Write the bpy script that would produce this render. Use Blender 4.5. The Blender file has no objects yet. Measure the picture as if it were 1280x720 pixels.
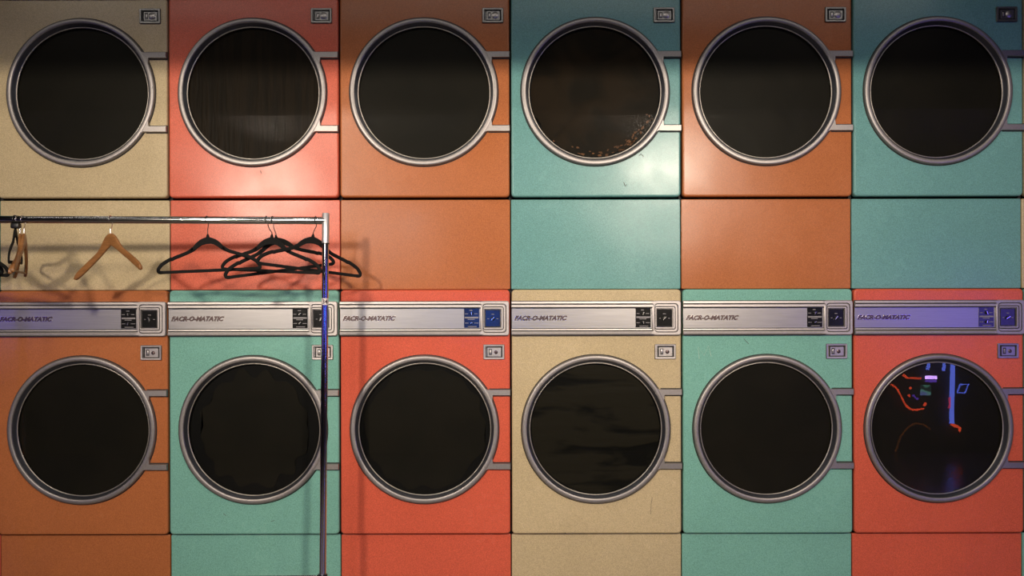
import bpy, bmesh, math, random
from mathutils import Vector, Matrix
random.seed(7)
S = 300.0            # pixels per metre on the plane of the machine fronts
D = 3.6              # camera distance from that plane
HC = 1.18            # camera height
VY = 420.0           # horizon row
col = bpy.context.scene.collection
def X(px, y=0.0): return (px - 640.0) / S * (D + y) / D
def Z(py, y=0.0): return HC + (VY - py) / S * (D + y) / D
U = 1.0 / S

# ------------------------------------------------------------------ materials
def new_mat(name):
    m = bpy.data.materials.new(name); m.use_nodes = True
    nt = m.node_tree
    b = nt.nodes['Principled BSDF']
    return m, nt, b
def N(nt, t, **kw):
    n = nt.nodes.new(t)
    for k, v in kw.items():
        if k in n.inputs: n.inputs[k].default_value = v
        else: setattr(n, k, v)
    return n
def obj_coords(nt):
    return N(nt, 'ShaderNodeTexCoord').outputs['Object']
def ramp(nt, src, stops):
    r = N(nt, 'ShaderNodeValToRGB')
    e = r.color_ramp.elements
    e[0].position, e[0].color = stops[0]; e[1].position, e[1].color = stops[-1]
    for p, c in stops[1:-1]:
        q = e.new(p); q.color = c
    nt.links.new(src, r.inputs[0]); return r.outputs[0]
def v4(c, k=1): return (c[0]*k, c[1]*k, c[2]*k, 1)

def paint(name, c, rough=.24):
    """enamelled sheet steel: fine orange-peel, slight sheet waviness, faint wear"""
    m, nt, b = new_mat(name)
    geo = N(nt, 'ShaderNodeNewGeometry').outputs['Position']
    n1 = N(nt, 'ShaderNodeTexNoise', Scale=2.2, Detail=5.0, Roughness=.6)
    n2 = N(nt, 'ShaderNodeTexNoise', Scale=330.0, Detail=3.0, Roughness=.8)
    n3 = N(nt, 'ShaderNodeTexNoise', Scale=3.2, Detail=1.0)
    n4 = N(nt, 'ShaderNodeTexNoise', Scale=38.0, Detail=6.0, Roughness=.7)
    off = N(nt, 'ShaderNodeVectorMath', operation='ADD'); off.inputs[1].default_value = (.3713, .12343, .7177)
    nt.links.new(geo, off.inputs[0])
    for n in (n1, n2, n3, n4): nt.links.new(off.outputs[0], n.inputs['Vector'])
    c1 = ramp(nt, n1.outputs[0], [(.3, v4(c, .93)), (.7, v4(c, 1.06))])
    spk = ramp(nt, n2.outputs[0], [(.36, (.76,.76,.76,1)), (.64, (1.24,1.24,1.24,1))])
    mx = N(nt, 'ShaderNodeMix', data_type='RGBA', blend_type='MULTIPLY')
    mx.inputs[0].default_value = 1
    nt.links.new(c1, mx.inputs[6]); nt.links.new(spk, mx.inputs[7])
    # small chips and grime dots
    dots = ramp(nt, n4.outputs[0], [(.20, (.35,.3,.25,1)), (.25, (1,1,1,1))])
    mx2 = N(nt, 'ShaderNodeMix', data_type='RGBA', blend_type='MULTIPLY')
    mx2.inputs[0].default_value = .8
    nt.links.new(mx.outputs[2], mx2.inputs[6]); nt.links.new(dots, mx2.inputs[7])
    nt.links.new(mx2.outputs[2], b.inputs['Base Color'])
    rr = N(nt, 'ShaderNodeMapRange'); rr.inputs[1].default_value=.3; rr.inputs[2].default_value=.7
    rr.inputs[3].default_value = rough-.06; rr.inputs[4].default_value = rough+.08
    nt.links.new(n1.outputs[0], rr.inputs[0]); nt.links.new(rr.outputs[0], b.inputs['Roughness'])
    b1 = N(nt, 'ShaderNodeBump', Strength=.22, Distance=.012)
    nt.links.new(n3.outputs[0], b1.inputs['Height'])
    b2 = N(nt, 'ShaderNodeBump', Strength=.12, Distance=.0006)
    nt.links.new(n2.outputs[0], b2.inputs['Height']); nt.links.new(b1.outputs[0], b2.inputs['Normal'])
    nt.links.new(b2.outputs[0], b.inputs['Normal'])
    b.inputs['Specular IOR Level'].default_value = .19
    return m
def metal(name, c, rough, metallic=1.0, brush=None, speck=.12):
    m, nt, b = new_mat(name)
    oc = N(nt, 'ShaderNodeNewGeometry').outputs['Position']
    mp = N(nt, 'ShaderNodeMapping')
    if brush: mp.inputs['Scale'].default_value = brush
    nt.links.new(oc, mp.inputs[0])
    n = N(nt, 'ShaderNodeTexNoise', Scale=160.0 if not brush else 60.0, Detail=4.0, Roughness=.7)
    nt.links.new(mp.outputs[0], n.inputs['Vector'])
    nt.links.new(ramp(nt, n.outputs[0], [(.3, v4(c, 1-speck)), (.7, v4(c, 1+speck))]), b.inputs['Base Color'])
    rr = N(nt, 'ShaderNodeMapRange'); rr.inputs[3].default_value = rough*.85; rr.inputs[4].default_value = rough*1.2
    nt.links.new(n.outputs[0], rr.inputs[0]); nt.links.new(rr.outputs[0], b.inputs['Roughness'])
    b.inputs['Metallic'].default_value = metallic
    return m
def plain(name, c, rough=.5, var=.15, scale=40., spec=.5):
    m, nt, b = new_mat(name)
    n = N(nt, 'ShaderNodeTexNoise', Scale=scale, Detail=4.0)
    nt.links.new(obj_coords(nt), n.inputs['Vector'])
    nt.links.new(ramp(nt, n.outputs[0], [(.3, v4(c, 1-var)), (.7, v4(c, 1+var))]), b.inputs['Base Color'])
    b.inputs['Roughness'].default_value = rough
    b.inputs['Specular IOR Level'].default_value = spec
    return m
def emis(name, c, s):
    m, nt, b = new_mat(name)
    b.inputs['Base Color'].default_value = v4(c, .5)
    b.inputs['Emission Color'].default_value = v4(c)
    b.inputs['Emission Strength'].default_value = s
    return m
def film(name, c, c2, scale, rough, stretch=(1, 1, 1), lo=.4, hi=.6, spec=.07):
    m, nt, b = new_mat(name)
    mp = N(nt, 'ShaderNodeMapping'); mp.inputs['Scale'].default_value = stretch
    nt.links.new(N(nt, 'ShaderNodeNewGeometry').outputs['Position'], mp.inputs[0])
    n = N(nt, 'ShaderNodeTexNoise', Scale=scale, Detail=4.0, Distortion=.6)
    nt.links.new(mp.outputs[0], n.inputs['Vector'])
    nt.links.new(ramp(nt, n.outputs[0], [(lo, v4(c)), (hi, v4(c2))]), b.inputs['Base Color'])
    b.inputs['Roughness'].default_value = rough
    b.inputs['Specular IOR Level'].default_value = spec
    bp = N(nt, 'ShaderNodeBump', Strength=.25, Distance=.01)
    nt.links.new(n.outputs[0], bp.inputs['Height']); nt.links.new(bp.outputs[0], b.inputs['Normal'])
    return m

PAINT = {
 'tan':    paint('tan enamel',    (.485, .39, .232)),
 'coral':  paint('coral enamel',  (.60, .130, .076)),
 'orange': paint('orange enamel', (.395, .130, .045)),
 'teal':   paint('teal enamel',   (.135, .305, .290)),
 'mint':   paint('sea green enamel', (.178, .40, .33)),
 'red':    paint('scarlet enamel', (.58, .105, .058)),
}
M_seam   = plain('dark sheet steel', (.012,.011,.010), .7)
M_ring   = metal('satin die cast door ring', (.275,.255,.245), .42, .75, speck=.10)
M_alu    = metal('brushed aluminium fascia', (.315,.305,.305), .32, .75, brush=(.15, 1, 6), speck=.08)
M_rail   = metal('cast fascia rail', (.40,.37,.355), .42, .65)
M_plate  = metal('lock plate metal', (.38,.355,.345), .36, .85)
M_chrome = metal('chromed tube', (.62,.62,.63), .09, 1.0, speck=.04)
M_satin  = metal('satin steel sleeve', (.62,.60,.62), .34, .75, speck=.04)
M_dark   = plain('black gasket rubber', (.012,.012,.013), .45)
M_gasket = metal('dark door throat', (.055,.058,.07), .32, .7)
M_lip    = metal('bright retaining lip', (.36,.33,.29), .38, .8)
M_black  = plain('glossy black label', (.010,.010,.010), .16, spec=.45)
M_mark   = plain('grey label print', (.20,.185,.19), .4)
M_knob   = plain('black selector knob', (.015,.015,.015), .25)
M_tip    = metal('bright knob pointer', (.7,.68,.65), .2)
M_name   = metal('embossed lettering', (.10,.07,.07), .28, .8)
M_nedge  = metal('lettering edge', (.70,.66,.64), .25, .9)
M_velvet = plain('black velvet flocking', (.006,.006,.0055), .85, spec=.25)
M_wire   = metal('black hook wire', (.03,.03,.03), .3, .6)
M_nickel = metal('nickel hook wire', (.75,.73,.70), .2)
M_stick  = plain('white paper sticker', (.62,.56,.55), .6, .05)
M_ink    = plain('black marker ink', (.03,.012,.02), .6)
M_plug   = plain('black plastic collar', (.008,.008,.008), .4)
M_castor = plain('grey castor rubber', (.05,.05,.05), .6)
F_plain  = film('dark tinted lining', (.0105,.0098,.0070), (.0125,.0112,.0078), 5, .42)
F_streak = film('streaked brown lining', (.0095,.0070,.0040), (.0150,.0100,.0052), 26, .40, (2.2, 1, .16), spec=.05)
F_brown  = film('browned lining', (.0085,.0065,.0035), (.018,.0115,.0055), 7, .40, spec=.05)
M_fleck  = plain('orange brown flecks', (.13,.052,.014), .7, .5, 60)
M_plate_shade = metal('shaded copy of lock plate metal', (.18,.175,.172), .34, .8)  # upper row: shade put into a darker copy of the plate metal
F_wrink  = film('wrinkled lining', (.0040,.0042,.0032), (.0150,.0135,.0085), 3.0, .42, (1, 1, 4.5), .40, .50)
M_inner  = plain('black door insulation', (.0035,.0037,.0033), .5, spec=.1)
def glass_mat():
    m = bpy.data.materials.new('door glass'); m.use_nodes = True
    nt = m.node_tree; nt.nodes.clear()
    out = N(nt, 'ShaderNodeOutputMaterial')
    tr = N(nt, 'ShaderNodeBsdfTransparent'); tr.inputs[0].default_value = (.86,.86,.84,1)
    gl = N(nt, 'ShaderNodeBsdfGlossy', Roughness=.004)
    fr = N(nt, 'ShaderNodeFresnel', IOR=1.5)
    n = N(nt, 'ShaderNodeTexNoise', Scale=2.5, Detail=1.0)
    nt.links.new(N(nt, 'ShaderNodeNewGeometry').outputs['Position'], n.inputs['Vector'])
    bp = N(nt, 'ShaderNodeBump', Strength=.04, Distance=.01)
    nt.links.new(n.outputs[0], bp.inputs['Height']); nt.links.new(bp.outputs[0], gl.inputs['Normal'])
    mx = N(nt, 'ShaderNodeMixShader')
    nt.links.new(fr.outputs[0], mx.inputs[0]); nt.links.new(tr.outputs[0], mx.inputs[1])
    nt.links.new(gl.outputs[0], mx.inputs[2]); nt.links.new(mx.outputs[0], out.inputs[0])
    return m
M_glass = glass_mat()
def wood_mat(name, a, c):
    m, nt, b = new_mat(name)
    mp = N(nt, 'ShaderNodeMapping'); mp.inputs['Scale'].default_value = (3, 8, 22)
    nt.links.new(obj_coords(nt), mp.inputs[0])
    n = N(nt, 'ShaderNodeTexNoise', Scale=5.0, Detail=6.0, Distortion=1.2)
    nt.links.new(mp.outputs[0], n.inputs['Vector'])
    nt.links.new(ramp(nt, n.outputs[0], [(.3, v4(a)), (.7, v4(c))]), b.inputs['Base Color'])
    b.inputs['Roughness'].default_value = .38
    return m
M_wood  = wood_mat('varnished beech', (.21,.088,.028), (.32,.145,.048))
M_wood2 = wood_mat('dark varnished wood', (.13,.062,.022), (.2,.10,.036))

# ------------------------------------------------------------------ mesh helpers
def finish(bm, name, mat, sharp=35, smooth=True, recalc=True):
    if recalc: bmesh.ops.recalc_face_normals(bm, faces=bm.faces)
    me = bpy.data.meshes.new(name)
    if smooth:
        for f in bm.faces: f.smooth = True
    bm.to_mesh(me); bm.free()
    if mat: me.materials.append(mat)
    if smooth:
        me.set_sharp_from_angle(angle=math.radians(sharp))
    if smooth and name in ('front_panel', 'access_panel', 'fascia_plate', 'label_plate', 'dial_plate'):
        # the flat fields keep their true normal, the rolled edges stay smooth
        at = me.attributes.get('sharp_edge') or me.attributes.new('sharp_edge', 'BOOLEAN', 'EDGE')
        flat = [p for p in me.polygons if abs(p.normal.y) > .9995]
        for p in flat: p.use_smooth = False
    return me
def link(name, me, parent=None, loc=(0,0,0), rot=(0,0,0), mat=None):
    o = bpy.data.objects.new(name, me); col.objects.link(o)
    o.location = loc; o.rotation_euler = rot
    if parent: o.parent = parent
    if mat:
        o.material_slots[0].link = 'OBJECT'; o.material_slots[0].material = mat
    return o
def empty(name, loc, label, cat, group=None, rot=(0,0,0)):
    o = bpy.data.objects.new(name, None); col.objects.link(o)
    o.location = loc; o.rotation_euler = rot; o.empty_display_size = .1
    o['label'] = label; o['category'] = cat
    if group: o['group'] = group
    return o
def tag(o, label, cat, group=None):
    o['label'] = label; o['category'] = cat
    if group: o['group'] = group
    return o
def struct(o): o['kind'] = 'structure'; return o
def box(bm, x0, x1, y0, y1, z0, z1, bev=0, seg=2):
    r = bmesh.ops.create_cube(bm, size=1)
    vs = r['verts']
    for v in vs:
        v.co = Vector((x0+(v.co.x+.5)*(x1-x0), y0+(v.co.y+.5)*(y1-y0), z0+(v.co.z+.5)*(z1-z0)))
    if bev:
        es = list({e for v in vs for e in v.link_edges})
        bmesh.ops.bevel(bm, geom=es, offset=bev, segments=seg, profile=.5, affect='EDGES')
def rrect(x0, x1, z0, z1, r, n=5):
    pts = []
    for cx, cz, a0 in ((x1-r, z1-r, 0), (x0+r, z1-r, 90), (x0+r, z0+r, 180), (x1-r, z0+r, 270)):
        for i in range(n+1):
            a = math.radians(a0 + 90*i/n)
            pts.append((cx+r*math.cos(a), cz+r*math.sin(a)))
    return pts
def loops(bm, rings, closed_end=False, cap_first=False):
    """rings: lists of (x,y,z) of equal length, each a closed loop; bridged in order"""
    R = [[bm.verts.new(p) for p in r] for r in rings]
    n = len(R[0])
    for a, b in zip(R, R[1:]):
        for i in range(n):
            bm.faces.new((a[i], a[(i+1)%n], b[(i+1)%n], b[i]))
    if closed_end: bm.faces.new(R[-1])
    if cap_first: bm.faces.new(R[0])
    return R
def lathe(bm, prof, cx=0, cz=0, n=96, cap=False):
    """prof: (radius, y); axis along y"""
    rings = [[(cx+r*math.cos(2*math.pi*i/n), y, cz+r*math.sin(2*math.pi*i/n)) for i in range(n)] for r, y in prof]
    return loops(bm, rings, closed_end=cap)
def tube(bm, pts, r, n=12, caps=True):
    """round tube along a 3-D polyline; r is a number or a list"""
    pts = [Vector(p) for p in pts]
    rs = r if isinstance(r, (list, tuple)) else [r]*len(pts)
    up = None; rings = []
    for i, p in enumerate(pts):
        t = (pts[min(i+1, len(pts)-1)] - pts[max(i-1, 0)]).normalized()
        if up is None:
            up = t.orthogonal().normalized()
        up = (up - t*up.dot(t)).normalized()
        s = t.cross(up)
        rings.append([tuple(p + (up*math.cos(2*math.pi*k/n) + s*math.sin(2*math.pi*k/n))*rs[i]) for k in range(n)])
    loops(bm, rings, closed_end=caps, cap_first=caps)
def catmull(pts, k=6, closed=False):
    P = [Vector(p) for p in pts]; n = len(P); out = []
    rng = range(n) if closed else range(n-1)
    for i in rng:
        p1, p2 = P[i], P[(i+1)%n]
        p0 = P[(i-1)%n] if closed or i > 0 else p1
        p3 = P[(i+2)%n] if closed or i+2 < n else p2
        for j in range(k):
            t = j/k
            out.append(.5*((2*p1)+(p2-p0)*t+(2*p0-5*p1+4*p2-p3)*t*t+(3*p1-p0-3*p2+p3)*t**3))
    if not closed: out.append(P[-1])
    return out
def slab(bm, pts, y0, y1, bev=0):
    """flat outline (x,z) given thickness in y with a small edge bevel"""
    n = len(pts)
    c = Vector((sum(p[0] for p in pts)/n, sum(p[1] for p in pts)/n))
    a = [bm.verts.new((p[0], y0, p[1])) for p in pts]
    f = bm.faces.new(a)
    r = bmesh.ops.extrude_face_region(bm, geom=[f])
    for v in r['geom']:
        if isinstance(v, bmesh.types.BMVert): v.co.y = y1
    bmesh.ops.triangulate(bm, faces=[q for q in bm.faces if len(q.verts) > 4])
def strip(bm, pts, w, y0, y1, closed=False):
    """flat strap following a polyline in the xz plane"""
    P = [Vector((p[0], p[1])) for p in pts]; n = len(P); rings = []
    for i, p in enumerate(P):
        a = P[(i-1)%n] if (closed or i > 0) else p
        b = P[(i+1)%n] if (closed or i < n-1) else p
        t = (b-a).normalized(); q = Vector((-t.y, t.x))
        ww = (w[i] if isinstance(w, list) else w)/2
        o, s = p+q*ww, p-q*ww
        e = (y1-y0)*.25
        o2, s2 = p+q*ww*.72, p-q*ww*.72
        rings.append([(o.x,y0+e,o.y),(o.x,y1-e,o.y),(o2.x,y1,o2.y),(s2.x,y1,s2.y),(s.x,y1-e,s.y),(s.x,y0+e,s.y),(s2.x,y0,s2.y),(o2.x,y0,o2.y)])
    if closed:
        rings.append(rings[0])
    loops(bm, rings, closed_end=not closed, cap_first=not closed)
    if closed: bmesh.ops.remove_doubles(bm, verts=bm.verts, dist=1e-6)
def text_mesh(body, height, width, depth, shear=0.0, offset=0.0, name='lettering'):
    cu = bpy.data.curves.new(name, 'FONT'); cu.body = body; cu.size = 1; cu.shear = shear
    cu.extrude = .05; cu.offset = offset; cu.resolution_u = 3; cu.space_character = 1.0
    o = bpy.data.objects.new(name, cu); col.objects.link(o)
    dg = bpy.context.evaluated_depsgraph_get()
    me = bpy.data.meshes.new_from_object(o.evaluated_get(dg)); me.name = name
    bpy.data.objects.remove(o); bpy.data.curves.remove(cu)
    xs = [v.co.x for v in me.vertices]; ys = [v.co.y for v in me.vertices]
    x0, x1, y0, y1 = min(xs), max(xs), min(ys), max(ys)
    for v in me.vertices:
        x = (v.co.x-x0)/(x1-x0)*width; z = (v.co.y-y0)/(y1-y0)*height
        y = -(v.co.z/.05)*depth/2
        v.co = (x, y, z)
    me.materials.clear()
    return me

# ------------------------------------------------------------------ dryer meshes (local: origin = door centre on the front plane, units from px)
# cell: x -107..+107 about the cell centre; the door sits 1 px left of it
CELL = 214*U
def front_panel_mesh():
    x0, x1 = -105.9*U, 105.9*U
    z0, z1 = -131.0*U, 174.5*U
    bm = bmesh.new()
    def ring(i, y, r): return [(p[0], y, p[1]) for p in rrect(x0+i, x1-i, z0+i, z1-i, r, 6)]
    b = .0075
    prof = []
    for k in range(5):
        a = math.radians(90*k/4)
        prof.append((b*(1-math.sin(a)), b*(1-math.cos(a))))
    # from front (inset b, y 0) to side (inset 0, y b)
    rings = [ring(i, y, .016-i*.8) for i, y in prof] + [ring(0, .030, .016)]
    R = loops(bm, rings)
    H = [[bm.verts.new((-1*U+88*U*math.cos(2*math.pi*i/96), y, 88*U*math.sin(2*math.pi*i/96))) for i in range(96)] for y in (0, .030)]
    for i in range(96):
        bm.faces.new((H[0][i], H[0][(i+1)%96], H[1][(i+1)%96], H[1][i]))
    es = []
    for L in (R[0], H[0]):
        for i in range(len(L)):
            es.append(bm.edges.get((L[i], L[(i+1)%len(L)])))
    bmesh.ops.triangle_fill(bm, use_beauty=True, use_dissolve=False, edges=es, normal=(0,-1,0))
    return finish(bm, 'front_panel', M_ring, 25)
def access_panel_mesh(h0, h1):
    bm = bmesh.new()
    x0, x1 = -106.4*U, 106.4*U
    def ring(i, y): return [(p[0], y, p[1]) for p in rrect(x0+i, x1-i, h0+i, h1-i, .005-i*.8, 3)]
    loops(bm, [ring(.003, .020), ring(.0009, .0209), ring(0, .023), ring(0, .04)], cap_first=True)
    return finish(bm, 'access_panel', M_ring, 25)
def cabinet_mesh(z0, z1):
    """sheet box open at the front for the drum"""
    bm = bmesh.new()
    x0, x1 = -106.9*U, 106.9*U
    pts = lambda i, y: [(x0+i, y, z0+i), (x1-i, y, z0+i), (x1-i, y, z1-i), (x0+i, y, z1-i)]
    box(bm, x0, x0+.006, .036, .72, z0, z1); box(bm, x1-.006, x1, .036, .72, z0, z1)
    box(bm, x0, x1, .036, .72, z0, z0+.006); box(bm, x0, x1, .036, .72, z1-.006, z1)
    box(bm, x0, x1, .714, .72, z0, z1)
    return finish(bm, 'cabinet', M_seam, smooth=False)
def door_ring_mesh():
    bm = bmesh.new()
    c = -1*U
    lathe(bm, [(92.6*U, .002), (92.6*U, -.008), (92.2*U, -.0115), (91.4*U, -.0140), (90.3*U, -.0148), (87.6*U, -.0152), (86.8*U, -.0140), (86.3*U, -.0105), (86.3*U, .010)], c, 0, 128)
    # hinge arms with a fillet towards the ring
    for s in (1, -1):
        zc = 46*U*s
        xr = math.sqrt(90.0**2-46**2)*U + c
        x1 = 106.3*U
        # outline: outer edge runs level; inner edge flares into the ring
        zo, zi = zc+s*3.9*U, zc-s*3.7*U
        pts = [(x1, zo), (xr-1*U, zo), (xr-6*U, zo+s*1.5*U)]
        rr = 88.5*U
        for a in (56 - 30,):
            pass
        a_top = math.asin(min(.999, (zo*s/U+1.5)/88.5)); a_in = math.asin((40.0)/88.5)
        pts = [(x1, zo), (c+math.cos(a_top)*93.5*U+3*U, zo), (c+math.cos(a_top)*89.5*U, zo+s*3.0*U),
               (c+math.cos(a_top+.02)*88*U, s*math.sin(a_top+.02)*88*U),
               (c+math.cos(a_in)*88*U, s*math.sin(a_in)*88*U),
               (c+math.cos(a_in-.10)*90.5*U, s*math.sin(a_in-.10)*90.5*U),
               (c+math.cos(a_in)*92.5*U+3.2*U, zi), (x1, zi)]
        if s < 0: pts = pts[::-1]
        n = len(pts)
        cx = sum(p[0] for p in pts)/n; cz = sum(p[1] for p in pts)/n
        def inset(k):
            out = []
            for i in range(n):
                p = Vector(pts[i]); a = Vector(pts[i-1]); b = Vector(pts[(i+1)%n])
                d1 = (p-a).normalized(); d2 = (b-p).normalized()
                nn = Vector((-d1.y, d1.x)) + Vector((-d2.y, d2.x))
                nn.normalize(); out.append(p+nn*k)
            return out
        sgn = 1
        A = [(p[0], .002, p[1]) for p in pts]; B = [(p[0], -.0105, p[1]) for p in pts]
        C2 = [(p.x, -.0138, p.y) for p in inset(.0022)]
        loops(bm, [A, B, C2], closed_end=True)
    return finish(bm, 'door_frame', M_ring, 40)
def throat_mesh():
    bm = bmesh.new()
    lathe(bm, [(86.35*U, -.0095), (85.2*U, -.004), (84.6*U, .003), (83.4*U, .0085), (82.6*U, .0095), (82.4*U, .014)], -1*U, 0, 128)
    return finish(bm, 'gasket', M_gasket, 60)
def lip_mesh():
    bm = bmesh.new()
    pr = []
    for k in range(9):
        a = 2*math.pi*k/8
        pr.append(((82.6+.75*math.cos(a))*U, .0088+.0024*math.sin(a)))
    lathe(bm, pr, -1*U, 0, 128)
    return finish(bm, 'retaining_ring', M_lip, 60)
def glass_mesh():
    bm = bmesh.new()
    prof = []
    for k in range(13):
        r = 82.3*(1-k/12)
        prof.append((max(r, .01)*U, .0115 - .0004*(1-(r/82.3)**2)))
    lathe(bm, prof, -1*U, 0, 96)
    return finish(bm, 'glass', M_glass, 80)
def disc_mesh(name, r, amp, mat, y, seed, ax=1.0, az=1.0, lobes=None):
    """window lining: a thin disc, its edge wavy by amp px"""
    rnd = random.Random(seed)
    ph = [(rnd.randint(5, 17), rnd.uniform(0, 6.28), rnd.uniform(.3, 1)) for _ in range(5)]
    bm = bmesh.new(); n = 160
    def rad(a):
        w = sum(k[2]*math.sin(k[0]*a+k[1]) for k in ph)/2.2
        return (r + amp*w*(1 if not lobes else lobes(a)))*U
    f = [(-1*U+rad(2*math.pi*i/n)*math.cos(2*math.pi*i/n)*ax, y, rad(2*math.pi*i/n)*math.sin(2*math.pi*i/n)*az) for i in range(n)]
    b = [(p[0], y+.002, p[2]) for p in f]
    loops(bm, [f, b], closed_end=True, cap_first=True)
    bmesh.ops.triangulate(bm, faces=[q for q in bm.faces if len(q.verts) > 4])
    return finish(bm, name, mat, 30)
def drum_mesh():
    bm = bmesh.new()
    lathe(bm, [(87.5*U, .030), (84*U, .032), (84*U, .60), (60*U, .64), (.01, .64)], -1*U, 0, 64)
    return finish(bm, 'drum', M_inner, 40)
def extrude_x(bm, prof, x0, x1):
    """closed (y,z) profile run along x"""
    a = [(x0, p[0], p[1]) for p in prof]; b = [(x1, p[0], p[1]) for p in prof]
    loops(bm, [a, b], closed_end=True, cap_first=True)
# fascia: z relative to door centre: 160.5 (top, y 376.5) .. 118 (bottom)
def fascia_meshes():
    z = lambda py: (536.5-py)*U
    xl, xr = -106.0*U, 105.2*U
    xs = 71*U     # where the dial housing begins
    bm = bmesh.new()
    yb = .004
    # upper rail: two ribs and a groove
    up = [(yb, z(376.2)), (-.009, z(376.4)), (-.0125, z(377.2)), (-.0130, z(379.6)), (-.0115, z(380.1)), (-.0080, z(380.4)),
          (-.0080, z(381.0)), (-.0110, z(381.3)), (-.0112, z(384.0)), (-.0085, z(384.7)), (-.0030, z(385.0)), (yb, z(385.0))]
    extrude_x(bm, up, xl, xs+2*U)
    lo = [(yb, z(411.0)), (-.0035, z(411.0)), (-.0095, z(411.5)), (-.0100, z(412.9)), (-.0070, z(413.3)), (-.0070, z(413.9)),
          (-.0115, z(414.3)), (-.0135, z(415.6)), (-.0130, z(417.6)), (-.0095, z(419.2)), (yb, z(419.6))]
    extrude_x(bm, lo, xl, xs+2*U)
    # end block: outer rounded frame stepping down to the dial
    def rr(x0, x1, a, b, r, y): return [(p[0], y, p[1]) for p in rrect(x0, x1, z(b), z(a), r, 5)]
    loops(bm, [rr(xs-1*U, xr, 376.2, 419.4, 3*U, yb), rr(xs-1*U, xr, 376.2, 419.4, 3*U, -.010),
               rr(xs-.2*U, xr-.8*U, 377.0, 418.6, 2.6*U, -.0128),
               rr(xs+1*U, xr-3.6*U, 379.6, 416.0, 4*U, -.0128), rr(xs+1.3*U, xr-4.2*U, 380.2, 415.4, 4*U, -.0098),
               rr(xs+1.6*U, xr-4.8*U, 380.8, 414.8, 4*U, -.0122),
               rr(xs+1.8*U, xr-7.0*U, 383.2, 412.4, 3*U, -.0122), rr(xs+1.9*U, xr-7.5*U, 383.8, 411.8, 2*U, -.0095),
               rr(xs+2.2*U, xr-8.0*U, 384.4, 411.2, 1.2*U, -.0130),
               rr(xs+2.8*U, xr-9.8*U, 385.9, 409.7, .6*U, -.0130), rr(xs+3.3*U, xr-10.3*U, 386.4, 409.2, .5*U, -.0050)], closed_end=True)
    # stepped shoulder pieces left of the block
    for (a, b, xx) in ((377.2, 380.6, 67.5), (414.2, 417.8, 67.5)):
        pts = [((xx)*U, z(a)), ((xx+6)*U, z(a)), ((xx+6)*U, z(b)), ((xx+2.5)*U, z(b))] if a < 400 else [((xx+2.5)*U, z(a)), ((xx+6)*U, z(a)), ((xx+6)*U, z(b)), ((xx)*U, z(b))]
        slab(bm, pts, -.0142, -.008)
    box(bm, 69.2*U, 72.0*U, -.0120, .002, z(413), z(383), .0012)
    frame = finish(bm, 'control_panel', M_rail, 28)
    bm = bmesh.new()
    box(bm, xl, 70*U, -.0045, .003, z(411.2), z(384.8), .0008, 1)
    plate = finish(bm, 'fascia_plate', M_alu, 28)
    bm = bmesh.new()  # dark strips paint the shade lines of the rails and dial steps
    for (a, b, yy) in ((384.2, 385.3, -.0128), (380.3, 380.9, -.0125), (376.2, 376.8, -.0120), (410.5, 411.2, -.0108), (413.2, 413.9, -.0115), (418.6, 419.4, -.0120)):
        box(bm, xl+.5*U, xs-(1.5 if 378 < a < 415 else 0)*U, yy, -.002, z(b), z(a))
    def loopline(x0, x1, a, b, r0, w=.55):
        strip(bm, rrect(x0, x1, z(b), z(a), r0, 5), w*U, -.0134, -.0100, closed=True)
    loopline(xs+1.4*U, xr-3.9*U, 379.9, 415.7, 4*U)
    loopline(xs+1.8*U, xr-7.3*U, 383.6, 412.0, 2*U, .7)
    shade_lines = finish(bm, 'shade_line', M_seam, 28, smooth=False)
    # twin selector label
    bm = bmesh.new(); box(bm, 48.8*U, 67.6*U, -.0062, -.0040, z(409.6), z(385.6), .0004, 1)
    lab = finish(bm, 'label_plate', M_black, 28)
    bm = bmesh.new()
    def mk(x0, x1, a, b): box(bm, x0*U, x1*U, -.0066, -.0060, z(b), z(a))
    mk(49.6, 66.8, 396.0, 397.9); mk(53.5, 62.0, 398.7, 399.5)
    mk(50, 53.6, 391.9, 392.6); mk(61.6, 65.6, 391.9, 392.6); mk(55.5, 59.2, 387.4, 388.3)
    mk(49.8, 54.2, 403.4, 404.1); mk(61.2, 66.6, 403.4, 404.1); mk(53.5, 64.5, 407.6, 408.5)
    marks = finish(bm, 'label_print', M_mark, 28, smooth=False)
    def knob(x, py, r, tip=1.0):
        b2 = bmesh.new()
        lathe(b2, [(r*U, 0), (r*U*.95, -.004), (r*U*.7, -.0065), (.02*U, -.0068)], 0, 0, 20)
        for v in b2.verts: v.co.x += x*U; v.co.z += z(py); v.co.y -= .0062
        k = finish(b2, 'selector_knob', M_knob, 40)
        b2 = bmesh.new(); box(b2, -r*.22*U, r*.22*U, -.0095, -.006, -r*tip*U, r*tip*U, .0004, 1)
        return k, finish(b2, 'knob_pointer', M_tip, 40)
    k1 = knob(58.2, 392.2, 2.0); k2 = knob(58.2, 403.6, 1.8)
    # dial window
    bm = bmesh.new(); box(bm, 75.0*U, 94.0*U, -.0075, -.0045, z(408.6), z(387.0), .0004, 1)
    dial = finish(bm, 'dial_plate', M_black, 28)
    bm = bmesh.new()
    for (x0, x1, a, b) in ((74.9, 94.3, 386.8, 387.6), (74.9, 94.3, 408.0, 408.8), (74.9, 75.7, 386.8, 408.8), (93.5, 94.3, 386.8, 408.8)):
        box(bm, x0*U, x1*U, -.0092, -.0070, z(b), z(a))
    dframe = finish(bm, 'dial_trim', M_seam, 28, smooth=False)
    bm = bmesh.new()
    def mk2(x0, x1, a, b): box(bm, x0*U, x1*U, -.0079, -.0073, z(b), z(a))
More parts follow.
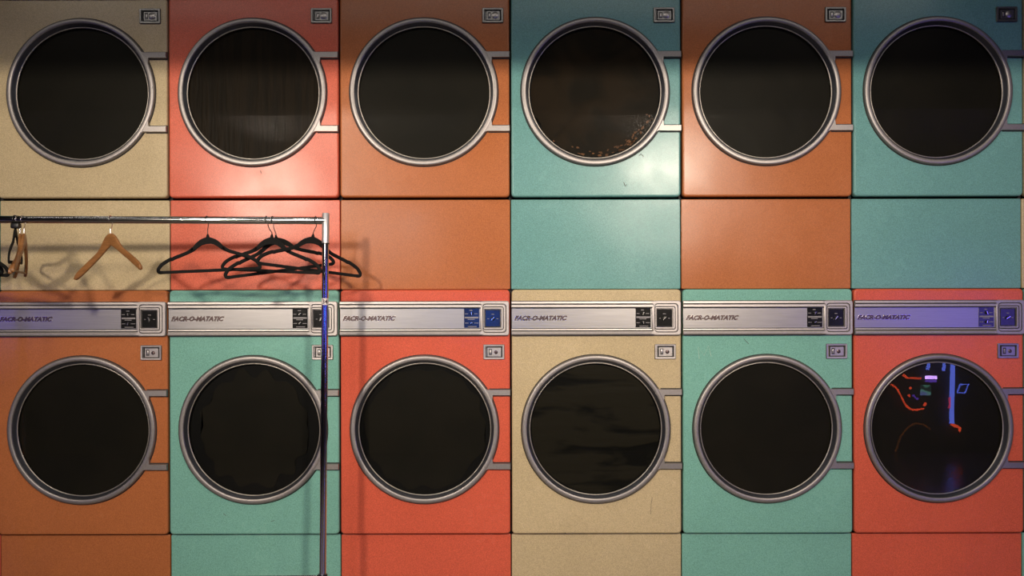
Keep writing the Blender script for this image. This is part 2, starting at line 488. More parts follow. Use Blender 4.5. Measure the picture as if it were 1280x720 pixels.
    mk2(82.8, 86.4, 392.4, 393.2); mk2(78.0, 80.0, 398.0, 398.7); mk2(89.2, 91.4, 398.0, 398.7)
    dprint = finish(bm, 'dial_print', M_mark, 28, smooth=False)
    kd = knob(84.5, 398.4, 2.5, 1.15)
    return shade_lines, frame, plate, lab, marks, k1, k2, dial, dframe, dprint, kd
def lock_mesh(upper):
    z = lambda py: (536.5-py)*U
    bm = bmesh.new()
    def rr(i, y, r=.004): return [(p[0], y, p[1]) for p in rrect(72.6*U+i, 99.0*U-i, z(449.2)+i, z(430.4)-i, max(r, .0006), 4)]
    # raised frame, recess floor
    loops(bm, [rr(0, .001), rr(0, -.0050), rr(.0018, -.0074, .003), rr(.0078, -.0072, .002), rr(.0088, -.0060, .0015), rr(.0104, -.0012, .001)], closed_end=True)
    # inner raised tray
    def r2(i, y): return [(p[0], y, p[1]) for p in rrect(77.8*U+i, 94.8*U-i, z(445.6)+i, z(434.2)-i, .0012, 3)]
    loops(bm, [r2(0, -.0010), r2(.0008, -.0032)], closed_end=True)
    plate = finish(bm, 'lock_plate', M_plate_shade if upper else M_plate, 30)
    bm = bmesh.new()  # dark strips paint the shadow inside the lock recess
    strip(bm, rrect(77.0*U, 95.4*U, z(446.2), z(433.4), .001, 3), 1.0*U, -.0030, -.0008, closed=True)
    box(bm, 76.6*U, 95.8*U, -.0058, -.0008, z(434.3), z(433.2)); box(bm, 76.5*U, 77.5*U, -.0058, -.0008, z(446.4), z(433.2))
    shade_line = finish(bm, 'plate_shade_line', M_seam, 28, smooth=False)
    bm = bmesh.new(); box(bm, 79.6*U, 83.4*U, -.0037, -.0025, z(443.6), z(436.0), .0004, 1)
    slot = finish(bm, 'slot_recess', M_dark, 30)
    bm = bmesh.new(); box(bm, 80.5*U, 82.6*U, -.0046, -.0030, z(442.4), z(437.2), .0006, 2)
    btn = finish(bm, 'push_button', M_plate, 30)
    bm = bmesh.new()
    if upper:
        lathe(bm, [(4.4*U, -.001), (4.4*U, -.0040), (3.9*U, -.0052), (.02*U, -.0052)], 88.6*U, z(439.8), 28)
        key = finish(bm, 'lock_cylinder', M_plate, 40)
    else:
        lathe(bm, [(2.3*U, -.001), (2.3*U, -.0044), (1.5*U, -.0060), (.9*U, -.0060), (.8*U, -.0035), (.02*U, -.0035)], 88.4*U, z(440.2), 24)
        key = finish(bm, 'lock_cylinder', M_name, 40)
    return plate, slot, btn, key, shade_line

ME = {}
ME['front'] = front_panel_mesh()
ME['ring'] = door_ring_mesh(); ME['throat'] = throat_mesh(); ME['lip'] = lip_mesh(); ME['glass'] = glass_mesh()
ME['drum'] = drum_mesh()
ME['fascia'] = fascia_meshes()
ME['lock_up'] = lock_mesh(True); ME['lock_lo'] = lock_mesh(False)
ZU = Z(115); ZL = Z(536.5)
# heights in each dryer's local frame
ME['access_up'] = access_panel_mesh((536.5-115-536.5+115-(361.3-115))*U, -(248.5-115)*U)
ME['access_lo'] = access_panel_mesh(-(ZL-.02), -(669-536.5)*U)
ME['cab_up'] = cabinet_mesh(-(361.5-115)*U, 175.5*U)
ME['cab_lo'] = cabinet_mesh(-ZL+.002, 175.0*U)
ME['film'] = disc_mesh('window_lining', 82.0, 0, F_plain, .020, 1)
ME['backing'] = disc_mesh('window_backing', 83.0, 0, M_inner, .0235, 1)
ME['film_streak'] = disc_mesh('window_lining', 82.0, 0, F_streak, .020, 1)
ME['film_wavy'] = disc_mesh('window_lining', 75.5, 3.4, F_plain, .020, 5)
ME['film_tall'] = disc_mesh('window_lining', 66, 5, F_plain, .020, 11, 1.02, 1.08)
ME['film_scallop'] = disc_mesh('window_lining', 80, 3.0, F_brown, .020, 23, 1, 1, lobes=lambda a: .25 if math.sin(a) > -.3 else 1)
def door_shade_mesh():  # dark band stands in for the shadow round door ring and hinge arms
    bm = bmesh.new()
    lathe(bm, [(93.7*U, .001), (93.7*U, -.0012), (92.3*U, -.0012)], -1*U, 0, 128)
    for q in (46, -46):
        box(bm, 80.0*U, 106.8*U, -.0012, .001, (q-5.0)*U, (q+5.0)*U)
    return finish(bm, 'door_shade_line', M_seam, 40, smooth=False)
ME['door_shade'] = door_shade_mesh()
def rim_fleck_mesh():
    # orange-brown flecks along the lower rim of the window, thickest at lower right
    rnd = random.Random(5); bm = bmesh.new()
    for _ in range(46):
        a = math.radians(rnd.triangular(-135, -12, -48)); rr = rnd.uniform(71, 80.5)
        w = rnd.uniform(.8, 3.4); h = rnd.uniform(.5, 1.7)
        c = (-1+rr*math.cos(a), rr*math.sin(a)); t = a+math.pi/2
        pts = []
        for k in range(9):
            b = 2*math.pi*k/9; q = rnd.uniform(.6, 1.2)
            x, z = w*q*math.cos(b), h*q*math.sin(b)
            pts.append(((c[0]+x*math.cos(t)-z*math.sin(t))*U, (c[1]+x*math.sin(t)+z*math.cos(t))*U))
        slab(bm, pts, .0186, .0199)
    return finish(bm, 'rim_flecks', M_fleck, smooth=False)
ME['flecks'] = rim_fleck_mesh()
ME['film_wrinkle'] = disc_mesh('window_lining', 80.5, 1.0, F_wrink, .020, 31)
NAME = 'FACR-O-MATATIC'
ME['name'] = text_mesh(NAME, 6.0*U, 66*U, .003, shear=.35, offset=.050, name='nameplate_lettering')
ME['name'].materials.append(M_name)
ME['name_edge'] = text_mesh(NAME, 6.7*U, 67*U, .0022, shear=.35, offset=.045, name='nameplate_border')
ME['name_edge'].materials.append(M_nedge)

def dryer(cx, zc, upper, c, film_key, label, seed):
    rnd = random.Random(seed)
    zb = -(361.5-115)*U if upper else -ZL
    t = empty('tumble_dryer', (cx, 0, zc+zb), label, 'dryer', 'upper row of stacked coloured dryers' if upper else 'lower row of stacked coloured dryers')
    L = (0, 0, -zb)
    P = PAINT[c]
    link('cabinet', ME['cab_up' if upper else 'cab_lo'], t, L)
    link('front_panel', ME['front'], t, L, mat=P)
    link('access_panel', ME['access_up' if upper else 'access_lo'], t, L, mat=P)
    link('drum', ME['drum'], t, L)
    d = link('door_frame', ME['ring'], t, L)
    link('gasket', ME['throat'], d); link('retaining_ring', ME['lip'], d)
    g = link('glass', ME['glass'], d); link('door_shade_line', ME['door_shade'], d)
    if film_key == 'film_scallop': link('rim_flecks', ME['flecks'], d)
    link('window_backing', ME['backing'], d); link('window_lining', ME[film_key], d)
    gv, fr, pl, lab, mk, k1, k2, dial, dfr, dpr, kd = ME['fascia']
    # the whole control strip stands a little proud of the front panel
    f = link('control_panel', fr, t, (0, -.002, -zb))
    link('fascia_plate', pl, f); link('shade_line', gv, f)
    link('label_plate', lab, f); link('label_print', mk, f)
    link('dial_plate', dial, f); link('dial_trim', dfr, f); link('dial_print', dpr, f)
    zz = lambda py: (536.5-py)*U
    for (k, x, py) in ((k1, 58.2, 392.2), (k2, 58.2, 403.6), (kd, 84.5, 398.4)):
        link('selector_knob', k[0], f)
        link('knob_pointer', k[1], f, (x*U, -.0055, zz(py)), (0, rnd.uniform(-.9, .9) + (.6), 0))
    link('nameplate_border', ME['name_edge'], f, (-103*U, -.0046, zz(401.0)))
    link('nameplate_lettering', ME['name'], f, (-102.5*U, -.0056, zz(400.6)))
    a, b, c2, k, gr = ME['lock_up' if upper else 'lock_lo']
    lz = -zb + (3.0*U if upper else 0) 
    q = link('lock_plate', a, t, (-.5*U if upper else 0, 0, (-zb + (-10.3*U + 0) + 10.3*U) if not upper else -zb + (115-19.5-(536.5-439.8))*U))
    link('slot_recess', b, q); link('push_button', c2, q); link('plate_shade_line', gr, q); link('lock_cylinder', k, q)
    return t

UP = ['teal', 'tan', 'coral', 'orange', 'teal', 'orange', 'teal', 'tan']
LO = ['coral', 'orange', 'mint', 'red', 'tan', 'mint', 'red', 'mint']
FU = ['film', 'film', 'film_streak', 'film', 'film_scallop', 'film', 'film', 'film']
FL = ['film', 'film', 'film_tall', 'film_wavy', 'film_wrinkle', 'film', 'film', 'film']
LU = ['teal upper dryer cut off by the left edge, left of the tan one',
      'tan beige upper dryer above the wooden hangers, at the left end of the top row',
      'coral red upper dryer with streaky window, only red one in the top row',
      'orange upper dryer between the coral red one and a teal one',
      'teal upper dryer with stained lower right corner, between two orange ones',
      'orange upper dryer between two teal ones, right of the centre',
      'teal upper dryer at the right end, in the darkest corner of the top row',
      'tan upper dryer of which only a sliver shows past the right edge']
LL = ['coral lower dryer hidden past the left edge of the row',
      'orange lower dryer below the wooden hangers, the only orange one in the bottom row',
      'sea green lower dryer crossed by the clothes rack post',
      'coral red lower dryer with wavy-edged window lining and blue reflections on its controls',
      'tan beige lower dryer with wrinkled window lining, between red and sea green ones',
      'sea green lower dryer with a scratched letter M beside its control strip',
      'coral red lower dryer whose window reflects blue and red neon lights',
      'sea green lower dryer hidden past the right edge of the row']
dry = {}
for i in range(8):
    k = i-1
    cx = X(103 + 214.0*k + .5)
    if k in (-1, 6) : pass
    dry[('u', k)] = dryer(cx, ZU, True, UP[i], FU[i], LU[i], 100+i)
    dry[('l', k)] = dryer(cx, ZL, False, LO[i], FL[i], LL[i], 200+i)

# scratched M and a few scuffs on the sea green dryer
def scratch(dr, pts, name='scratch', w=.6, mat=None):
    bm = bmesh.new()
    o = dr.location
    for a in pts:
        P = [(X(x)-o.x, Z(y)-o.z) for x, y in a]
        strip(bm, P, w*U, -.0008, .0006)
    return link(name, finish(bm, name, mat or M_scr, smooth=False), dr)
M_scr = plain('bared light primer scratch', (.42,.52,.44), .5)
M_scf = plain('dark scuff', (.05,.05,.04), .6)
scratch(dry[('l', 4)], [[(874,449),(872.5,434),(880,445),(885.5,432.5),(889,446)]], w=.45)
scratch(dry[('l', 4)], [[(930,424),(932,427),(936,430.5)]], 'scuff', .6, M_scf)
scratch(dry[('l', 3)], [[(815,622),(813.5,630),(813,643)]], 'scuff', .35, M_scf)
scratch(dry[('l', 3)], [[(705.5,665.8),(706,667)]], 'scuff', 1.2, M_scf)
scratch(dry[('u', 1)], [[(326,212.5),(327,216)]], 'scuff', .8, M_scf)
scratch(dry[('u', 3)], [[(780,228),(782,233),(784,231)],[(799,195),(802,193),(805,196)]], 'scuff', .9, M_scf)
scratch(dry[('l', 1)], [[(279,641),(282,644)],[(338,651),(343,650)]], 'scuff', .5, M_scf)

# ------------------------------------------------------------------ clothes rack
G = .27
YR = -G
def RX(px, y=YR): return X(px, y)
def RZ(py, y=YR): return Z(py, y)
K = (D-G)/D/S      # metres per px at rack distance
post_top = Vector((RX(407.6), YR, RZ(266)))
post_bot_px = (402.6, 718)
xb, zb_ = RX(402.6), RZ(718)
yaw = math.atan2(-.05, 1.5)
rack_len = 1.52
left_top = Vector((post_top.x - rack_len, YR-.05, RZ(273.2) + .0065))
bar_r = .0142
bar_a = Vector((post_top.x+.002, YR, RZ(275.2)))
bar_b = Vector((bar_a.x - rack_len, YR-.055, bar_a.z + .001))
def bar_at(px):
    # point on the bar under an image column
    for _ in range(1): pass
    t = 0.5
    for _ in range(12):
        p = bar_a.lerp(bar_b, t)
        cur = 640 + p.x*S*D/(D+p.y)
        t += (cur-px)/ (rack_len*S)
    return bar_a.lerp(bar_b, t)
rack = empty('clothes_rack', (bar_a.x-rack_len/2, YR, 0), 'chrome rolling clothes rack standing in front of the left dryers', 'clothes rack')
ro = rack.location
def to_r(p): return tuple(Vector(p)-Vector(ro))
bm = bmesh.new(); tube(bm, [to_r(bar_a), to_r(bar_b)], bar_r, 32)
link('hanging_rail', finish(bm, 'hanging_rail', M_chrome, 40), rack)
lean = (post_top.x - xb)/(post_top.z - zb_)
def post_pt(z, right=True):
    if right: return Vector((xb + (z-zb_)*lean, YR, z))
    return Vector((bar_b.x - .002 - (z-zb_)*0.0, bar_b.y, z))
for right in (True, False):
    bm = bmesh.new()
    a = post_pt(RZ(304), right); top = post_pt(RZ(266), right)
    tube(bm, [to_r(a), to_r(a+(top-a)*.985), to_r(top)], [.0142, .0142, .0130], 32)
    lowz = post_pt(.20, right)
    p = link('post_sleeve', finish(bm, 'post_sleeve', M_satin, 40), rack)
    bm = bmesh.new(); tube(bm, [to_r(lowz), to_r(a+Vector((0,0,.004)))], .0130, 32)
    link('post', finish(bm, 'post', M_chrome, 40), rack)
    bm = bmesh.new(); lathe(bm, [(.0128, -.002), (.0146, -.002), (.0146, .002), (.0128, .002)], 0, 0, 32)
    me = finish(bm, 'joint_ring', M_seam, 40)
    link('joint_ring', me, rack, to_r(a), (math.pi/2, 0, 0))
    c0 = post_pt(zb_-.05, right); c1 = post_pt(zb_+.002, right)
    bm = bmesh.new(); tube(bm, [to_r(c0), to_r(c1)], .0185, 24)
    link('collar', finish(bm, 'collar', M_plug, 40), rack)
    # foot bar with castors
    f = post_pt(.09, right)
    bm = bmesh.new(); tube(bm, [to_r(f+Vector((0,-.23,0))), to_r(f+Vector((0,.23,0)))], .014, 20)
    foot = link('foot_bar', finish(bm, 'foot_bar', M_chrome, 40), rack)
    bm = bmesh.new(); tube(bm, [to_r(f), to_r(c0+Vector((0,0,.01)))], .015, 20)
    link('lower_post', finish(bm, 'lower_post', M_chrome, 40), rack)
    for s in (-1, 1):
        q = f+Vector((0, s*.21, 0))
        bm = bmesh.new()
        tube(bm, [to_r(q+Vector((-.010,0,-.062))), to_r(q+Vector((.010,0,-.062)))], .028, 24)
        link('castor_wheel', finish(bm, 'castor_wheel', M_castor, 40), rack)
        bm = bmesh.new()
        tube(bm, [to_r(q+Vector((0,0,-.012))), to_r(q+Vector((0,0,-.03)))], .009, 14)
        box(bm, q.x-ro.x-.016, q.x-ro.x-.012, q.y-ro.y-.012, q.y-ro.y+.012, q.z-ro.z-.068, q.z-ro.z-.028)
        box(bm, q.x-ro.x+.012, q.x-ro.x+.016, q.y-ro.y-.012, q.y-ro.y+.012, q.z-ro.z-.068, q.z-ro.z-.028)
        box(bm, q.x-ro.x-.016, q.x-ro.x+.016, q.y-ro.y-.012, q.y-ro.y+.012, q.z-ro.z-.032, q.z-ro.z-.027)
        link('castor_fork', finish(bm, 'castor_fork', M_seam, 40), rack)
bm = bmesh.new(); tube(bm, [to_r(post_pt(.25)), to_r(post_pt(.25, False))], .011, 20)
link('lower_rail', finish(bm, 'lower_rail', M_chrome, 40), rack)
# paper sticker 34 wrapped round the post
zc = RZ(376.6); pc = post_pt(zc)
bm = bmesh.new()
rows = []
for zz_ in (-4.2*K, 4.2*K):
    rows.append([bm.verts.new((.0134*math.sin(math.radians(a)), -.0134*math.cos(math.radians(a)), zz_)) for a in range(-75, 111, 8)])
for i in range(len(rows[0])-1): bm.faces.new((rows[0][i], rows[0][i+1], rows[1][i+1], rows[1][i]))
st = link('sticker', finish(bm, 'sticker', M_stick, 60), rack, to_r(pc), (0, math.atan(lean), 0))
tm = text_mesh('34', 5.6*K, 7.0*K, .0001, offset=.02, name='sticker_number')
# wrap the number round the tube
bm = bmesh.new(); bm.from_mesh(tm)
bmesh.ops.subdivide_edges(bm, edges=bm.edges, cuts=2)
for v in bm.verts:
    a = (v.co.x - 2.6*K)/.0137
    v.co = Vector((.0137*math.sin(a), -.0137*math.cos(a)-.0001+v.co.y*.5, v.co.z-2.8*K))
bm.to_mesh(tm); bm.free(); tm.materials.append(M_ink)
link('sticker_number', tm, st)

# ------------------------------------------------------------------ hangers
def hook_pts(drop, offx, offy, r=.0163, h=0):
    """wire over the rail: local origin = rail centre; hook plane across the rail, then down to the hanger neck"""
    pts = []
    for a in range(-35, 181, 18):
        t = math.radians(a)
        pts.append((0, -r*math.cos(t)*1.0, r*math.sin(t)))
    pts += [(offx*.0, r*.98, -.010), (offx*.15, r*.75, -.022), (offx*.55, r*.2+offy*.5, -.036), (offx, offy, -.050), (offx, offy, -drop)]
    return catmull(pts, 4)
def black_body():
    k = K
    bm = bmesh.new()
    h = .0030
    # yoke
    out = [(-23,-13.8),(-20,-10.5),(-16,-6.5),(-10.5,-2.6),(-5,-.4),(-2.0,.3),(-1.4,2.2),(-.5,4.2),(.5,4.2),(1.4,2.2),(2.0,.3),(5,-.4),(10.5,-2.6),(16,-6.5),(20,-10.5),(23,-13.8)]
    inn = [(24,-18.4),(18.6,-15.6),(14,-12.2),(8.5,-9.2),(3,-8.0),(-3,-8.0),(-8.5,-9.2),(-14,-12.2),(-18.6,-15.6),(-24,-18.4)]
    slab(bm, [(a*k, b*k) for a, b in out+inn], -h, h)
    for s in (-1, 1):
        arm = [(20.5,-13.0),(27,-17.2),(37,-20.6),(47,-23.8),(50.5,-25.4),(52,-25.0),(58,-27.6),(65,-31.6),(69.3,-36.4),(69.8,-39.3),(68.2,-40.9),(65,-41.2)]
        P = catmull([(a*s*k, b*k, 0) for a, b in arm], 4)
        strip(bm, [(p.x, p.y) for p in P], 4.4*k, -h, h)
    strip(bm, [(-66*k, -41.2*k), (66*k, -41.2*k)], 3.9*k, -h*.95, h*.95)
    return finish(bm, 'hanger_body', M_velvet, 40)
ME_black = black_body()
def black_hanger(px, jx, jy, yaw, roll, label, offy=0, scale=1.0, bright=False, collar=False):
    """px: image column where the hook meets the rail; jx, jy: image point of the neck"""
    p = bar_at(px)
    t = empty('velvet_hanger', p, label, 'hanger', 'black velvet hangers on the rack')
    yy = p.y+offy
    jnt = Vector((X(jx, yy), yy, Z(jy, yy)))-p
    bm = bmesh.new(); tube(bm, hook_pts(-jnt.z, jnt.x, offy), .0016, 8)
    link('hook', finish(bm, 'hook', M_nickel if bright else M_wire, 50), t)
    if collar:
        bm = bmesh.new(); box(bm, -.012, .020, -.012, .012, -.034, -.014, .004)
        link('size_marker', finish(bm, 'size_marker', M_plug, 40), t)
    b = link('hanger_body', ME_black, t, jnt, (0, math.radians(-roll), math.radians(yaw)))
    b.rotation_mode = 'XYZ'
    b.scale = (scale, 1, scale)
    return t
black_hanger(259, 260, 296, -12, 1.2, 'black velvet hanger hanging alone, nearest the wooden hanger and left of the tangled ones')
black_hanger(341, 345.5, 297, 32, 9.5, 'black velvet hanger lowest of the three tangled beside the rack post', offy=.040)
black_hanger(333.5, 340, 296.5, -18, -3.5, 'black velvet hanger in the middle of the tangle, behind the lowest one', offy=-.02)
black_hanger(395, 391.5, 296, 40, -4.0, 'black velvet hanger passing behind the rack post, its end over the orange panel')

def wood_arm_mesh(mat, bar=False):
    """contoured wooden hanger: two arms sloping from a rounded crown, bowed forward"""
    k = K; bm = bmesh.new()
    top = [(0,0),(5,-.6),(10,-3.6),(15,-8.8),(20,-15),(26,-20.5),(36,-26.0),(48,-32.5),(58,-38.2),(65,-42.5),(69,-46.5),(70.4,-50.5)]
    bot = [(0,-15.0),(5,-17.6),(10,-20.4),(15,-23.2),(20,-26.2),(26,-29.6),(36,-35.4),(48,-42.4),(58,-48.0),(64,-51.4),(67.5,-52.6),(69.6,-52.0)]
    rings = []
    for i in range(len(top)-1, 0, -1): rings.append((-top[i][0], top[i][1], -bot[i][0], bot[i][1]))
    for i in range(len(top)): rings.append((top[i][0], top[i][1], bot[i][0], bot[i][1]))
    rr = []
    for (xt, zt, xb2, zb2) in rings:
        x = abs(xt)/70.0
        yo = -.022*x*x
        th = .0065*(1-.12*x)
        c = Vector(((xt+xb2)/2*k*.88, yo, (zt+zb2)/2*k)); hv = Vector(((xt-xb2)/2*k*.88, 0, (zt-zb2)/2*k))
        ring = []
        for j in range(16):
            a = 2*math.pi*j/16
            ca, sa = math.cos(a), math.sin(a)
            sq = lambda q: math.copysign(abs(q)**.6, q)
            ring.append(tuple(c + hv*sq(ca) + Vector((0, th*sq(sa), 0))))
        rr.append(ring)
    loops(bm, rr, closed_end=True, cap_first=True)
    return finish(bm, 'hanger_body', mat, 50)
ME_wood = wood_arm_mesh(M_wood); ME_wood2 = wood_arm_mesh(M_wood2)
def wooden_hanger(px, jx, jy, yaw, roll, label, me, offy=0, bar=False):
    p = bar_at(px)
    t = empty('wooden_hanger', p, label, 'hanger', 'wooden hangers on the rack')
    yy = p.y+offy
    jnt = Vector((X(jx, yy), yy, Z(jy, yy)))-p
    bm = bmesh.new(); tube(bm, hook_pts(-jnt.z-.002, jnt.x, offy), .0016, 8)
    link('hook', finish(bm, 'hook', M_nickel, 50), t)
    bm = bmesh.new(); tube(bm, [jnt+Vector((0,0,-.004)), jnt+Vector((0,0,.018))], .0030, 12)
    link('ferrule', finish(bm, 'ferrule', M_nickel, 50), t)
    b = link('hanger_body', me, t, jnt, (0, math.radians(-roll), math.radians(yaw)))
    if bar:
        bm = bmesh.new(); tube(bm, [(-62*K, -.022*.8, -48*K), (62*K, -.022*.8, -48*K)], .004, 12)
        link('trouser_bar', finish(bm, 'trouser_bar', M_wood2, 50), b)
    return t
wooden_hanger(138.5, 138.3, 290.5, -28, 4, 'light wooden hanger without a trouser bar, hanging alone and turned towards the room', ME_wood)
wooden_hanger(22.5, 25.5, 290, -61, 0, 'light wooden hanger seen edge on, left of a similar one near the photo edge', ME_wood)
wooden_hanger(29, 30.5, 290, -68, -2, 'wooden hanger with trouser bar seen edge on, right of the two near the photo edge', ME_wood, bar=True)
black_hanger(19, 19.5, 285, -66, -4, 'black velvet hanger turned edge on just behind the edge-on wooden hangers', offy=.01, collar=True)
black_hanger(-34, -43, 300, -18, -2, 'black hanger whose rounded end enters at the left edge, nearest the wooden hangers')
black_hanger(-44, -55, 299, -14, -1, 'black hanger mostly outside the left edge, its end behind another rounded end', offy=.02)
black_hanger(-58, -52, 300, -24, 0, 'black hanger furthest outside the left edge', offy=.0)

# ------------------------------------------------------------------ room shell
M_wall = plain('dark painted wall', (.045,.042,.045), .7, .1, 3)
M_floor = plain('dark sealed concrete floor', (.16,.14,.12), .22, .2, 2)
M_ceil = plain('dark ceiling', (.03,.028,.026), .8, .1, 3)
RXW, YB, YF, HT = 6.6, .80, -5.04, 3.0
def shell(name, *a, mat=M_wall):
    bm = bmesh.new(); box(bm, *a)
    return struct(link(name, finish(bm, name, mat, smooth=False)))
shell('floor', -RXW-.2, RXW+.2, YF-.2, YB+.2, -.2, 0, mat=M_floor)
shell('ceiling', -RXW-.2, RXW+.2, YF-.2, YB+.2, HT, HT+.2, mat=M_ceil)
shell('wall_back', -RXW-.2, RXW+.2, YB, YB+.2, 0, HT)
shell('wall_front', -RXW-.2, RXW+.2, YF-.2, YF, 0, HT)
shell('wall_left', -RXW-.2, -RXW, YF, YB, 0, HT)
shell('wall_right', RXW, RXW+.2, YF, YB, 0, HT)
shell('light_stop_beam_1', -RXW, RXW, -1.12, -1.0, 2.39, HT, mat=M_ceil)   # unseen beam, added to cut the light off the machine tops

# ------------------------------------------------------------------ lights of the room and added fills
def R2(px, py, d=4.99):
    """where a thing stands, d in front of the machines, whose mirror image shows at (px,py)"""
    f = (D+d)/D
    return Vector(((px-640)/S*f, -d, HC+(VY-py)/S*f))
def area(name, loc, size, power, c, target=None, shape='DISK', sy=None, spread=180):
    l = bpy.data.lights.new(name, 'AREA'); l.shape = shape; l.size = size
    if sy: l.size_y = sy
    l.energy = power; l.color = c; l.spread = math.radians(spread)
    o = bpy.data.objects.new(name, l); col.objects.link(o); o.location = loc
    tgt = Vector(target if target else (loc[0]*.4, 0, 1.3))
    o.rotation_euler = (tgt-Vector(loc)).to_track_quat('-Z', 'Y').to_euler()
    return o
W = (1, .86, .70)
WC = (1, .93, .88)
area('ceiling_spot_light', R2(335, 230), .36, 29, W, target=(-.4, 0, 1.5), spread=75)
area('ceiling_spot_light', R2(828, 226), .36, 31, W, target=(.3, 0, 1.5), spread=75)
area('window_glow_light', R2(500, 290), 1.5, 17, WC, target=(-.2, 0, 1.3), shape='RECTANGLE', sy=.6, spread=120)
area('track_light', (-1.24, -2.62, 2.75), .10, 11, W, target=(-.3, 0, 1.2))
area('track_light', (1.22, -2.62, 2.75), .10, 8, W, target=(.6, 0, 1.2))
for q in (-2.2, 0, 2.2):
    area('floor_fill_light', (q, -2.7, 2.97), .3, 9, W, target=(q, -2.7, 0), spread=95)  # unseen lamps added so the floor bounce fills the fronts
area('top_fill_light', (-.15, -.93, 2.92), 4.8, 6.8, (1,.93,.84), target=(-.15, 0, 2.2), shape='RECTANGLE', sy=.05)  # unseen strip added behind the beam to lift the dark top

# ------------------------------------------------------------------ neon seen in the mirror of the windows
N_blue = emis('blue neon', (.15,.22,1.0), 11)
N_viol = emis('violet neon', (.62,.35,1.0), 30)
N_vio2 = emis('deep violet neon', (.25,.10,.9), 5)
N_red  = emis('red neon', (1,.10,.03), 9)
N_pink = emis('pink led', (1,.06,.16), 8)
N_scr  = emis('blue lit sign face', (.02,.17,1.0), 15)
def neon(name, pts, r, mat, label, cat='neon light', d=5.0, closed=False):
    P = [R2(x, y, d) for x, y in pts]
    o = sum(P, Vector())/len(P)
    bm = bmesh.new(); tube(bm, [p-o for p in P], r, 12)
    t = link(name, finish(bm, name, mat, 50), None, o)
    tag(t, label, cat)
    return t
neon('neon_tube', [(1193,330),(1193,455),(1192,500),(1192,531)], .024, N_blue, 'tall blue neon tube reflected in the window of the rightmost lower dryer')
neon('neon_tube', [(1191,532),(1197,534.5),(1203,537),(1202,542)], .014, N_red, 'short bent red neon tube at the foot of the tall blue reflection')
neon('neon_tube', [(1157.5,470),(1171.5,470.6)], .018, N_viol, 'bright violet neon bar reflected high in the rightmost lower window')
neon('neon_tube', [(1158,475),(1171.5,475.2)], .012, N_vio2, 'dim violet bar reflected just under the bright violet one')
neon('neon_tube', [(1163,440),(1161.5,455),(1160,460)], .016, N_blue, 'short blue neon tube reflected left of the violet bar')
neon('neon_tube', [(1182,430),(1181.5,455),(1181,462)], .016, N_blue, 'short blue neon tube reflected between violet bar and tall tube')
P4 = [(1203,480),(1214.5,479.5),(1209,491),(1199,489.5),(1203,480)]
neon('neon_light', P4, .007, N_blue, 'small slanted blue neon frame reflected right of the tall tube')
neon('neon_tube', [(1127.5,467),(1130,468.5),(1133.5,471.3)], .012, N_red, 'slanting red neon piece reflected upper left, above the bulb string')
def bulbs(name, pts, n, r, mat, label):
    P = catmull([tuple(R2(x, y)) for x, y in pts], 8)
    o = sum(P, Vector())/len(P)
    L = [0]
    for a, b in zip(P, P[1:]): L.append(L[-1]+(b-a).length)
    t = empty(name, o, label, 'string lights')
    bm = bmesh.new(); tube(bm, [p-o for p in P], .003, 6); link('cable', finish(bm, 'cable', M_seam, 50), t)
    b0 = bmesh.new(); bmesh.ops.create_icosphere(b0, subdivisions=2, radius=r); me = finish(b0, 'bulb', mat, 60)
    for i in range(n):
        s = L[-1]*i/(n-1); j = max(q for q in range(len(L)) if L[q] <= s+1e-9); j = min(j, len(P)-2)
        u = (s-L[j])/(L[j+1]-L[j]); link('bulb', me, t, P[j].lerp(P[j+1], u)-o)
bulbs('string_lights', [(1112,480),(1119,485),(1126,498),(1132,508),(1142,512.8),(1154,511)], 22, .011, N_red, 'curved string of red bulbs reflected in the rightmost lower window')
bulbs('string_lights', [(1134,471),(1151,471.6)], 7, .010, N_red, 'straight row of red bulbs reflected beside the slanting red piece')
bulbs('string_lights', [(1189,497),(1189,509)], 5, .012, N_pink, 'short row of pink lights reflected against the tall blue tube')
N_dim = emis('dim amber bulb', (1,.30,.05), .7)
bulbs('string_lights', [(1118,566),(1124,548),(1133,537),(1143,531),(1155,533),(1162,538)], 22, .011, N_dim, 'dim amber arc of bulbs reflected low in the rightmost lower window')
bulbs('string_lights', [(1135,494),(1137,484.5)], 2, .014, N_red, 'two lone red lights reflected beside the curved bulb string')
bulbs('string_lights', [(1141,494),(1146,498)], 3, .012, N_vio2, 'few tiny violet lights reflected inside the curve of the bulb string')
neon('neon_tube', [(1155,507),(1157.5,503.5)], .014, N_red, 'red neon blob at the end of the curved bulb string')
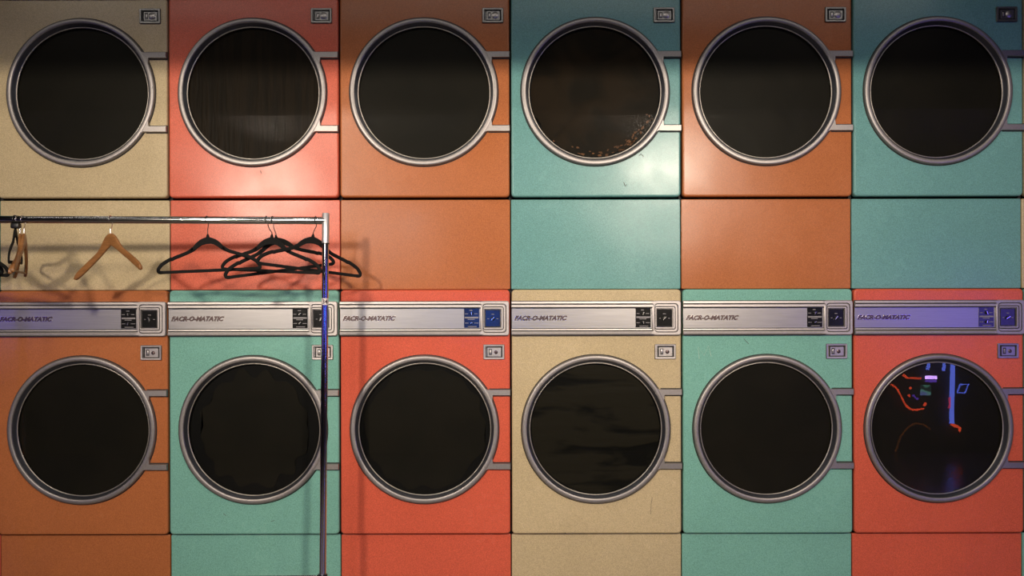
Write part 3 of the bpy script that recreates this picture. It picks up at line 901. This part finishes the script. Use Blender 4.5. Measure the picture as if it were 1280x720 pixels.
# lit picture panel
def m_screen():
    m, nt, b = new_mat('mottled green screen')
    n = N(nt, 'ShaderNodeTexNoise', Scale=9.0, Detail=3.0); nt.links.new(obj_coords(nt), n.inputs['Vector'])
    nt.links.new(ramp(nt, n.outputs[0], [(.42, (.01,.02,.02,1)), (.5, (.10,.28,.20,1)), (.62, (.10,.12,.30,1))]), b.inputs['Emission Color'])
    b.inputs['Emission Strength'].default_value = 11; b.inputs['Base Color'].default_value = (.02,.02,.02,1)
    return m
def panel(name, px0, px1, py0, py1, mat, label, cat, d=5.0):
    a = R2(px0, py1, d); b = R2(px1, py0, d); c = (a+b)/2
    bm = bmesh.new(); box(bm, a.x-c.x, b.x-c.x, -.01, .01, a.z-c.z, b.z-c.z, .004, 1)
    face = link(name, finish(bm, name, mat, 40), None, c); tag(face, label, cat)
    return face
panel('wall_screen', 1150.5, 1164, 480.5, 493.5, m_screen(), 'small mottled green screen reflected under the violet bar', 'screen')
panel('lit_sign', 582, 630, 384, 411, N_scr, 'blue lit sign reflected in the black controls of the red lower dryer', 'sign')

N_vlt = emis('violet light box', (.20,.13,1.0), 4.2)
panel('light_box', 1085, 1300, 325, 447, N_vlt, 'long violet light box whose glow tints the rightmost control strip', 'light box', d=5.028)
panel('light_box', -70, 42, 345, 440, N_vlt, 'violet light box whose glow tints the leftmost control strip', 'light box', d=5.028)
# ------------------------------------------------------------------ camera, world, view
cam = bpy.data.cameras.new('camera'); co = bpy.data.objects.new('camera', cam); col.objects.link(co)
cam.sensor_width = 36; cam.lens = 36*D/(1280/S)
co.location = (0, -D, HC); co.rotation_euler = (math.radians(90), math.radians(.13), 0)
cam.shift_y = (VY-360)/1280.0
cam.clip_start = .05
sc = bpy.context.scene; sc.camera = co
w = bpy.data.worlds.new('world'); sc.world = w; w.use_nodes = True
w.node_tree.nodes['Background'].inputs[0].default_value = (.5,.47,.42,1)
w.node_tree.nodes['Background'].inputs[1].default_value = .02
vs = sc.view_settings
vs.view_transform = 'Standard'; vs.look = 'None'; vs.gamma = 1; vs.use_curve_mapping = False; vs.exposure = -0.04
